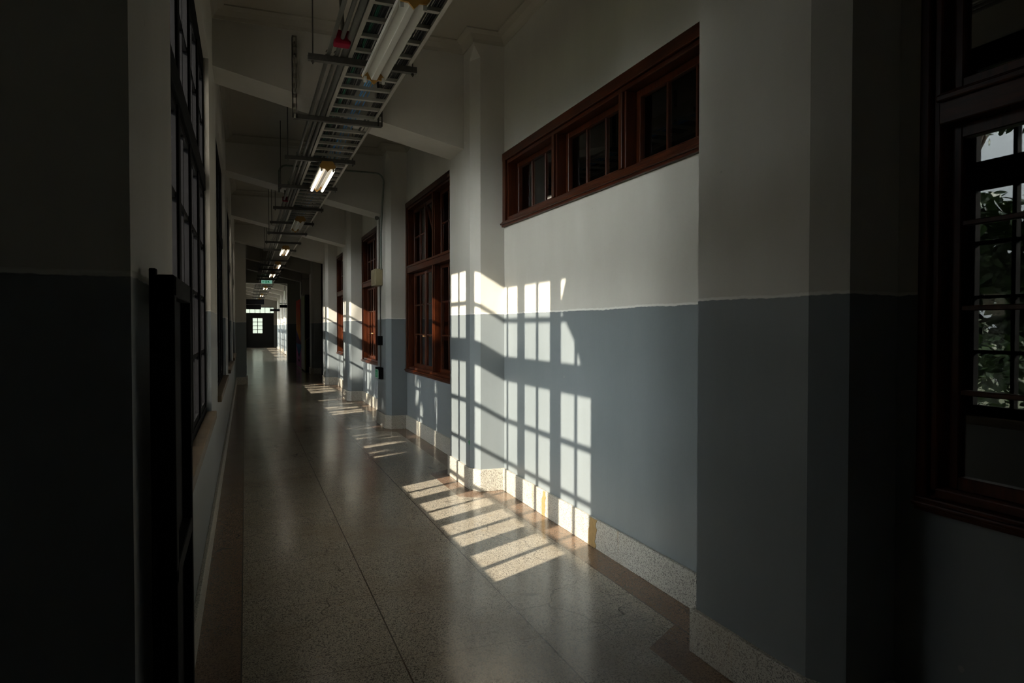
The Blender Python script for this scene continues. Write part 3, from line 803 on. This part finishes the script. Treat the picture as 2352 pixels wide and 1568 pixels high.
# ------------------------------------------------------------------ mural board and dark cabinet in the middle stretch
def mural_mat():
    m, nt, b = new_mat('mural_paint')
    g = N(nt, 'ShaderNodeNewGeometry'); pos = g.outputs['Position']; s = N(nt, 'ShaderNodeSeparateXYZ'); nt.links.new(pos, s.inputs[0])
    z = s.outputs['Z']; y = s.outputs['Y']
    mp = N(nt, 'ShaderNodeMapping'); mp.inputs['Scale'].default_value = (1, 1.2, 0.7); nt.links.new(pos, mp.inputs[0])
    nz = noise(nt, mp.outputs[0], 1.6, 2)
    c = mixc(nt, rampf(nt, z, 2.3, 1.2), (0.9, 0.075, 0.012), (0.95, 0.36, 0.02))      # red to orange flames
    dv = math_node(nt, 'ADD', math_node(nt, 'MULTIPLY', math_node(nt, 'SUBTRACT', y, 25.3), 0.36), math_node(nt, 'MULTIPLY', math_node(nt, 'SUBTRACT', nz, 0.5), 0.9))
    purple = rampf(nt, dv, 0.16, 0.10)
    c = mixc(nt, purple, c, (0.10, 0.05, 0.13))
    c = mixc(nt, math_node(nt, 'LESS_THAN', math_node(nt, 'ABSOLUTE', math_node(nt, 'SUBTRACT', dv, 0.15)), 0.02), c, (0.5, 0.25, 0.30))
    low = rampf(nt, math_node(nt, 'ADD', z, math_node(nt, 'MULTIPLY', y, -0.22)), -4.72, -4.76)
    c = mixc(nt, low, c, (0.16, 0.05, 0.17))
    blue = rampf(nt, z, 0.88, 0.86)
    c = mixc(nt, blue, c, (0.05, 0.18, 0.5))
    pk = math_node(nt, 'LESS_THAN', math_node(nt, 'ADD', z, math_node(nt, 'MULTIPLY', math_node(nt, 'ABSOLUTE', math_node(nt, 'SUBTRACT', y, 26.6)), -0.35)), 0.34)
    c = mixc(nt, pk, c, (0.62, 0.20, 0.55))
    nt.links.new(c, b.inputs['Base Color']); b.inputs['Roughness'].default_value = 0.85; b.inputs['Specular IOR Level'].default_value = 0.15
    return m
M['mural'] = mural_mat()
M['olive'] = simple('olive_panel', (0.10, 0.12, 0.025), 0.5)
root = empty('mural_panel', (1.85, 26.6, 0)); tag(root, 'tall panel painted with orange flames above blue and pink', 'mural')
T = Matrix.Translation(root.location).inverted()
rel(MB().box(1.82, 1.87, 25.4, 28.0, 0.03, 2.48).build('painted_board', M['mural'], root))
rel(MB().box(1.825, 1.90, 25.38, 28.02, 0.0, 0.03).build('plinth', M['darksteel'], root))
# curl ornament
mb = MB()
for cz, sg in ((0.50, 1), (0.30, -1)):
    mb.tube([(1.814, 26.5+sg*0.22*(i/14)*math.cos(i*0.45), cz+0.09*(i/14)*math.sin(i*0.45)) for i in range(15)], 0.012, 6)
rel(mb.build('scroll', simple('scroll_paint', (0.08, 0.01, 0.10), 0.5), root))
root = empty('cabinet', (2.0, 24.4, 0)); tag(root, 'tall dark cabinet with olive side standing before the painted panel', 'cabinet')
T = Matrix.Translation(root.location).inverted()
rel(MB().box(1.83, 2.14, 23.75, 25.3, 0.06, 2.55).build('body', M['door_dark'], root))
rel(MB().box(1.812, 1.83, 23.78, 25.3, 0.06, 2.52).build('side_panel', M['olive'], root))
rel(MB().box(1.812, 1.842, 23.735, 23.752, 0.06, 1.05).build('edge_strip', simple('strip_yellow', (0.30, 0.30, 0.05), 0.5), root))
rel(MB().tube([(1.84, 23.735, 1.05), (1.95, 23.73, 1.13), (2.08, 23.735, 1.28)], 0.014, 8).build('handrail', simple('rail_tan', (0.25, 0.16, 0.08), 0.5), root))
rel(MB().box(1.83, 2.14, 23.78, 25.3, 0.0, 0.06).build('plinth', M['black'], root))
# dark double door in the recess beyond the fourth pillar
root = empty('door_2', (XR+0.48, 21.1, 0)); struct(root)
T = Matrix.Translation(root.location).inverted()
mb = MB().box(XR+0.44, XR+0.5, 19.35, 19.5, 0, 2.7).box(XR+0.44, XR+0.5, 22.3, 22.45, 0, 2.7).box(XR+0.44, XR+0.5, 19.35, 22.45, 2.6, 2.7)
rel(mb.build('frame', M['door_dark'], root))
for a in (19.5, 20.9): rel(MB().box(XR+0.45, XR+0.49, a, a+1.4, 0, 2.6).build('leaf', M['door_dark'], root))
struct(MB().box(XR, XR+0.7, PN(4)+PW-0.1, PN(4)+PW, 0, CEIL).box(XR, XR+0.7, PN(5), PN(5)+0.1, 0, CEIL).build('wall_recess', M['wall']))

# wall bracket lamp above the cabinet
root = empty('bracket_lamp', (XF, 24.9, 2.6)); tag(root, 'dark bracket arm with vertical pole above the painted panel', 'bracket')
T = Matrix.Translation(root.location).inverted()
rel(MB().tube([(1.80, 24.9, 2.60), (1.80, 24.9, 3.30)], 0.014, 8).build('pole', M['darksteel'], root))
rel(MB().tube([(1.80, 24.9, 3.12), (2.20, 24.4, 3.18)], 0.012, 8).build('arm', M['darksteel'], root))
rel(MB().box(2.13, 2.2, 24.3, 24.5, 3.08, 3.26).build('mount', M['darksteel'], root))

# hanging dark room signs
def room_sign(x0, x1, y, z0, z1, lab, cat='sign'):
    root = empty('room_sign', ((x0+x1)/2, y, z0)); tag(root, lab, cat, 'dark signs projecting over the corridor')
    T = Matrix.Translation(root.location).inverted()
    o = MB().box(x0, x1, y, y+0.04, z0, z1).build('board', M['black'], root, bevel=0.004); o.matrix_parent_inverse = T
    for x in (x0+0.06, x1-0.06):
        o = MB().tube([(x, y+0.02, z1), (x, y+0.02, z1+0.05)], 0.008, 6).build('stub', M['darksteel'], root); o.matrix_parent_inverse = T
    o = MB().box(x0, x1, y+0.01, y+0.03, z1+0.05, z1+0.07).build('rail', M['darksteel'], root); o.matrix_parent_inverse = T
    return root
room_sign(XL, 0.93, 39.2, 2.68, 2.95, 'nearer of the two dark signs reaching out from the left wall')
room_sign(XL, 0.86, 43.4, 2.51, 2.79, 'farther of the two dark signs reaching out from the left wall')
room_sign(1.35, 1.93-0.282+0.0, 30.9, 2.30, 2.42, 'small dark sign projecting from the right pillar past the mural')
room_sign(1.45, XR, 46.0, 2.46, 2.60, 'distant dark sign on the right wall near the end door')
# pale notice board hanging in the far bay
root = empty('notice_board', (1.72, 34.0, 2.75)); tag(root, 'pale grey notice board hanging from the ceiling in the far bay', 'notice board')
MB().box(-0.02, 0.02, -0.4, 0.4, 0.0, 0.42).build('board', simple('board_grey', (0.25, 0.24, 0.19), 0.6), root)
for y in (-0.3, 0.3): MB().tube([(0, y, 0.42), (0, y, CEIL-2.75)], 0.008, 6).build('rod', M['darksteel'], root)
tag(MB().tube([(1.93, 38.6, 1.75), (1.93, 38.6, 2.9)], 0.02, 8).build('wall_conduit', M['cable_grey']), 'vertical grey conduit on the sunlit far wall', 'pipe')

# ------------------------------------------------------------------ outside: ground and trees
struct(MB().box(-60, -3.2, -40, 100, -0.35, -0.3).box(-3.2, -0.46, 1.8, 100, -0.35, -0.3).build('ground', M['ground']))
HOLES = [(7.2,1.95,.2),(7.35,1.8,.12),(7.3,3.05,.17),(7.3,2.4,.1),(8.0,2.1,.08),(8.2,1.98,.09),(8.35,2.2,.07),(8.45,1.95,.08),(9.3,1.6,.08),(7.8,1.05,.16),(8.9,1.05,.14),(13.55,1.15,.25),(13.2,1.0,.14),(17.0,1.05,.2),(17.6,1.1,.2),(7.90,1.78,.10),(8.02,1.50,.10),(8.10,2.05,.07),(7.12,1.92,.06),(7.35,1.62,.06),(7.62,1.45,.05),(8.35,1.25,.09),(8.6,1.12,.08),(9.1,1.3,.07),(9.35,1.15,.1),(7.6,2.2,.05),
         (12.4,1.7,.12),(11.6,1.6,.08),(12.0,1.35,.11),(12.7,1.3,.12),(13.3,1.5,.15),(11.3,1.2,.1),(12.3,1.05,.1),(13.0,1.05,.12),(16.2,1.7,.12),(15.8,1.4,.1),(16.8,1.3,.15),(17.3,1.1,.12),(16.1,1.1,.1)]
def gap(px, py, pz, rnd, e=0.0):      # sky gaps in the crowns through which the low sun reaches the windows
    if py > 28 or py < -3.5: return False
    t = -0.31-px; Y = py+0.527*t; Z = pz-0.572*t; m = 0.12
    if 2.6 < Y < 5.85 and Z > 0.6 and Z < 3.7: return True
    if 11.85+m*math.sin(9*Z) < Y < 14.0 and 1.85+m*math.sin(7*Y) < Z < 3.6: return rnd.random() < 0.998
    if 16.1+m*math.sin(8*Z) < Y < 18.3 and 1.75+m*math.sin(6*Y) < Z < 3.6: return rnd.random() < 0.993
    for (a, b, r) in HOLES:
        if (Y-a)**2/(0.6*r+e)**2+(Z-b)**2/(1.5*r+e)**2 < 1: return True
    return False
def tree(x, y, z, rx, ry, rz, n, leaf, seed, lab, group='trees outside the left windows'):
    rnd = random.Random(seed)
    root = empty('tree', (x, y, -0.3)); tag(root, lab, 'tree', group)
    mb = MB(); zz = z+0.3
    # clumps
    clumps = []
    for i in range(max(6, n//160)):
        while True:
            p = Vector((rnd.uniform(-1,1), rnd.uniform(-1,1), rnd.uniform(-1,1)))
            if p.length < 1: break
        clumps.append(Vector((p.x*rx, p.y*ry, p.z*rz+zz)))
    vs = []; fs = []
    for i in range(n):
        c = rnd.choice(clumps); q = Vector((rnd.gauss(0,1), rnd.gauss(0,1), rnd.gauss(0,1)))*0.21*min(rx, 2.0)/1.5
        p = c+q
        d = Vector((rnd.uniform(-1,1), rnd.uniform(-1,1), rnd.uniform(-1,0.4))).normalized()
        u = d.cross(Vector((rnd.uniform(-1,1), rnd.uniform(-1,1), rnd.uniform(-1,1)))).normalized(); w = leaf*rnd.uniform(.7,1.3)
        if any(gap(v.x+x, v.y+y, v.z-0.3, rnd, 0.02) for v in (p, p+d*w*0.5, p+d*w)): continue
        nrm = d.cross(u)
        o = len(vs)
        vs += [p, p+d*w*0.3+u*w*0.24+nrm*w*0.04, p+d*w*0.7+u*w*0.2+nrm*w*0.03, p+d*w, p+d*w*0.7-u*w*0.2+nrm*w*0.03, p+d*w*0.3-u*w*0.24+nrm*w*0.04]
        fs += [(o,o+1,o+2,o+3),(o,o+3,o+4,o+5)]
    mb.add(vs, fs); mb.build('crown', M['leaf'], root)
    tb = MB().tube([(0,0,0),(0.05,0.03,zz*0.5),(0,0,zz)], [0.13,0.10,0.06], 10)
    for c in clumps[:14]: tb.tube([(0.03,0.02,zz*0.55), tuple((c+Vector((0,0,zz*0.55)))*0.5), tuple(c)], [0.045,0.03,0.012], 6)
    tb.build('trunk', M['bark'], root)
    return root
tree(-2.9, 5.9, 4.15, 0.55, 0.75, 0.55, 900, 0.13, 3, 'slim leafy tree just outside, mirrored in the right hand window')
tree(-8.2, 4.8, 8.4, 2.0, 2.9, 3.2, 14000, 0.25, 31, 'tall crowned tree across the lawn shading the second left window')
tree(-8.2, 9.2, 8.4, 2.0, 2.9, 3.2, 14000, 0.25, 5, 'tall crowned tree outside the third left window')
tree(-8.2, 13.6, 8.2, 2.0, 2.9, 3.4, 14000, 0.25, 8, 'tall crowned tree outside the fourth left window')
tree(-8.2, 18.2, 8.0, 2.0, 2.9, 3.6, 14000, 0.25, 9, 'tall crowned tree outside the dark stretch of the corridor')
tree(-8.2, -7.6, 7.6, 2.0, 2.9, 3.8, 9000, 0.32, 41, 'tall unseen tree added far behind the camera to block the sun')  # dense crown added out of view, keeps sun off the window behind the camera
tree(-9.0, -8.0, 2.6, 1.6, 3.4, 2.3, 7000, 0.26, 21, 'dense rounded tree far behind the camera side of the lawn')
tree(-9.2, -1.8, 2.4, 1.6, 3.4, 2.3, 7000, 0.26, 22, 'dense rounded tree across the lawn opposite the first left window')
tree(-9.8, 7.9, 1.9, 1.3, 2.2, 2.3, 6000, 0.26, 51, 'low bushy tree filling the gap across the lawn')
tree(-9.0, 11.0, 2.3, 1.6, 3.9, 2.0, 7000, 0.26, 11, 'dense tree standing across the lawn opposite the third left window')
tree(-9.0, 17.5, 2.8, 1.6, 3.6, 2.3, 7000, 0.26, 23, 'dense tree standing across the lawn opposite the fourth left window')
tree(-9.0, 4.6, 2.5, 1.6, 3.4, 2.3, 7000, 0.26, 12, 'low dense tree across the lawn opposite the second left window')
tree(-10.5, 24.0, 2.6, 2.5, 5.0, 2.2, 5000, 0.22, 13, 'distant low tree across the lawn')
# hedge
rnd = random.Random(2); vs = []; fs = []
for i in range(22000):
    p = Vector((rnd.uniform(-3.9,-3.1), rnd.uniform(3.0,24), rnd.uniform(-0.3,1.35))); d = Vector((rnd.uniform(-1,1), rnd.uniform(-1,1), rnd.uniform(-1,1))).normalized()
    u = d.cross(Vector((0.3,0.2,1))).normalized(); w = 0.13; o = len(vs)
    vs += [p, p+d*w*0.5+u*w*0.3, p+d*w, p+d*w*0.5-u*w*0.3]; fs.append((o,o+1,o+2,o+3))
tag(MB().add(vs, fs).build('hedge', M['leaf']), 'clipped green hedge outside along the left wall', 'hedge', kind='stuff')

# pale backdrop wall added beyond the corridor end to tone down the glazing
struct(MB().box(-12, 12, YEND+9, YEND+9.4, -0.3, 7).build('wall_backdrop', simple('pale_backdrop', (0.10, 0.115, 0.095), 0.9)))
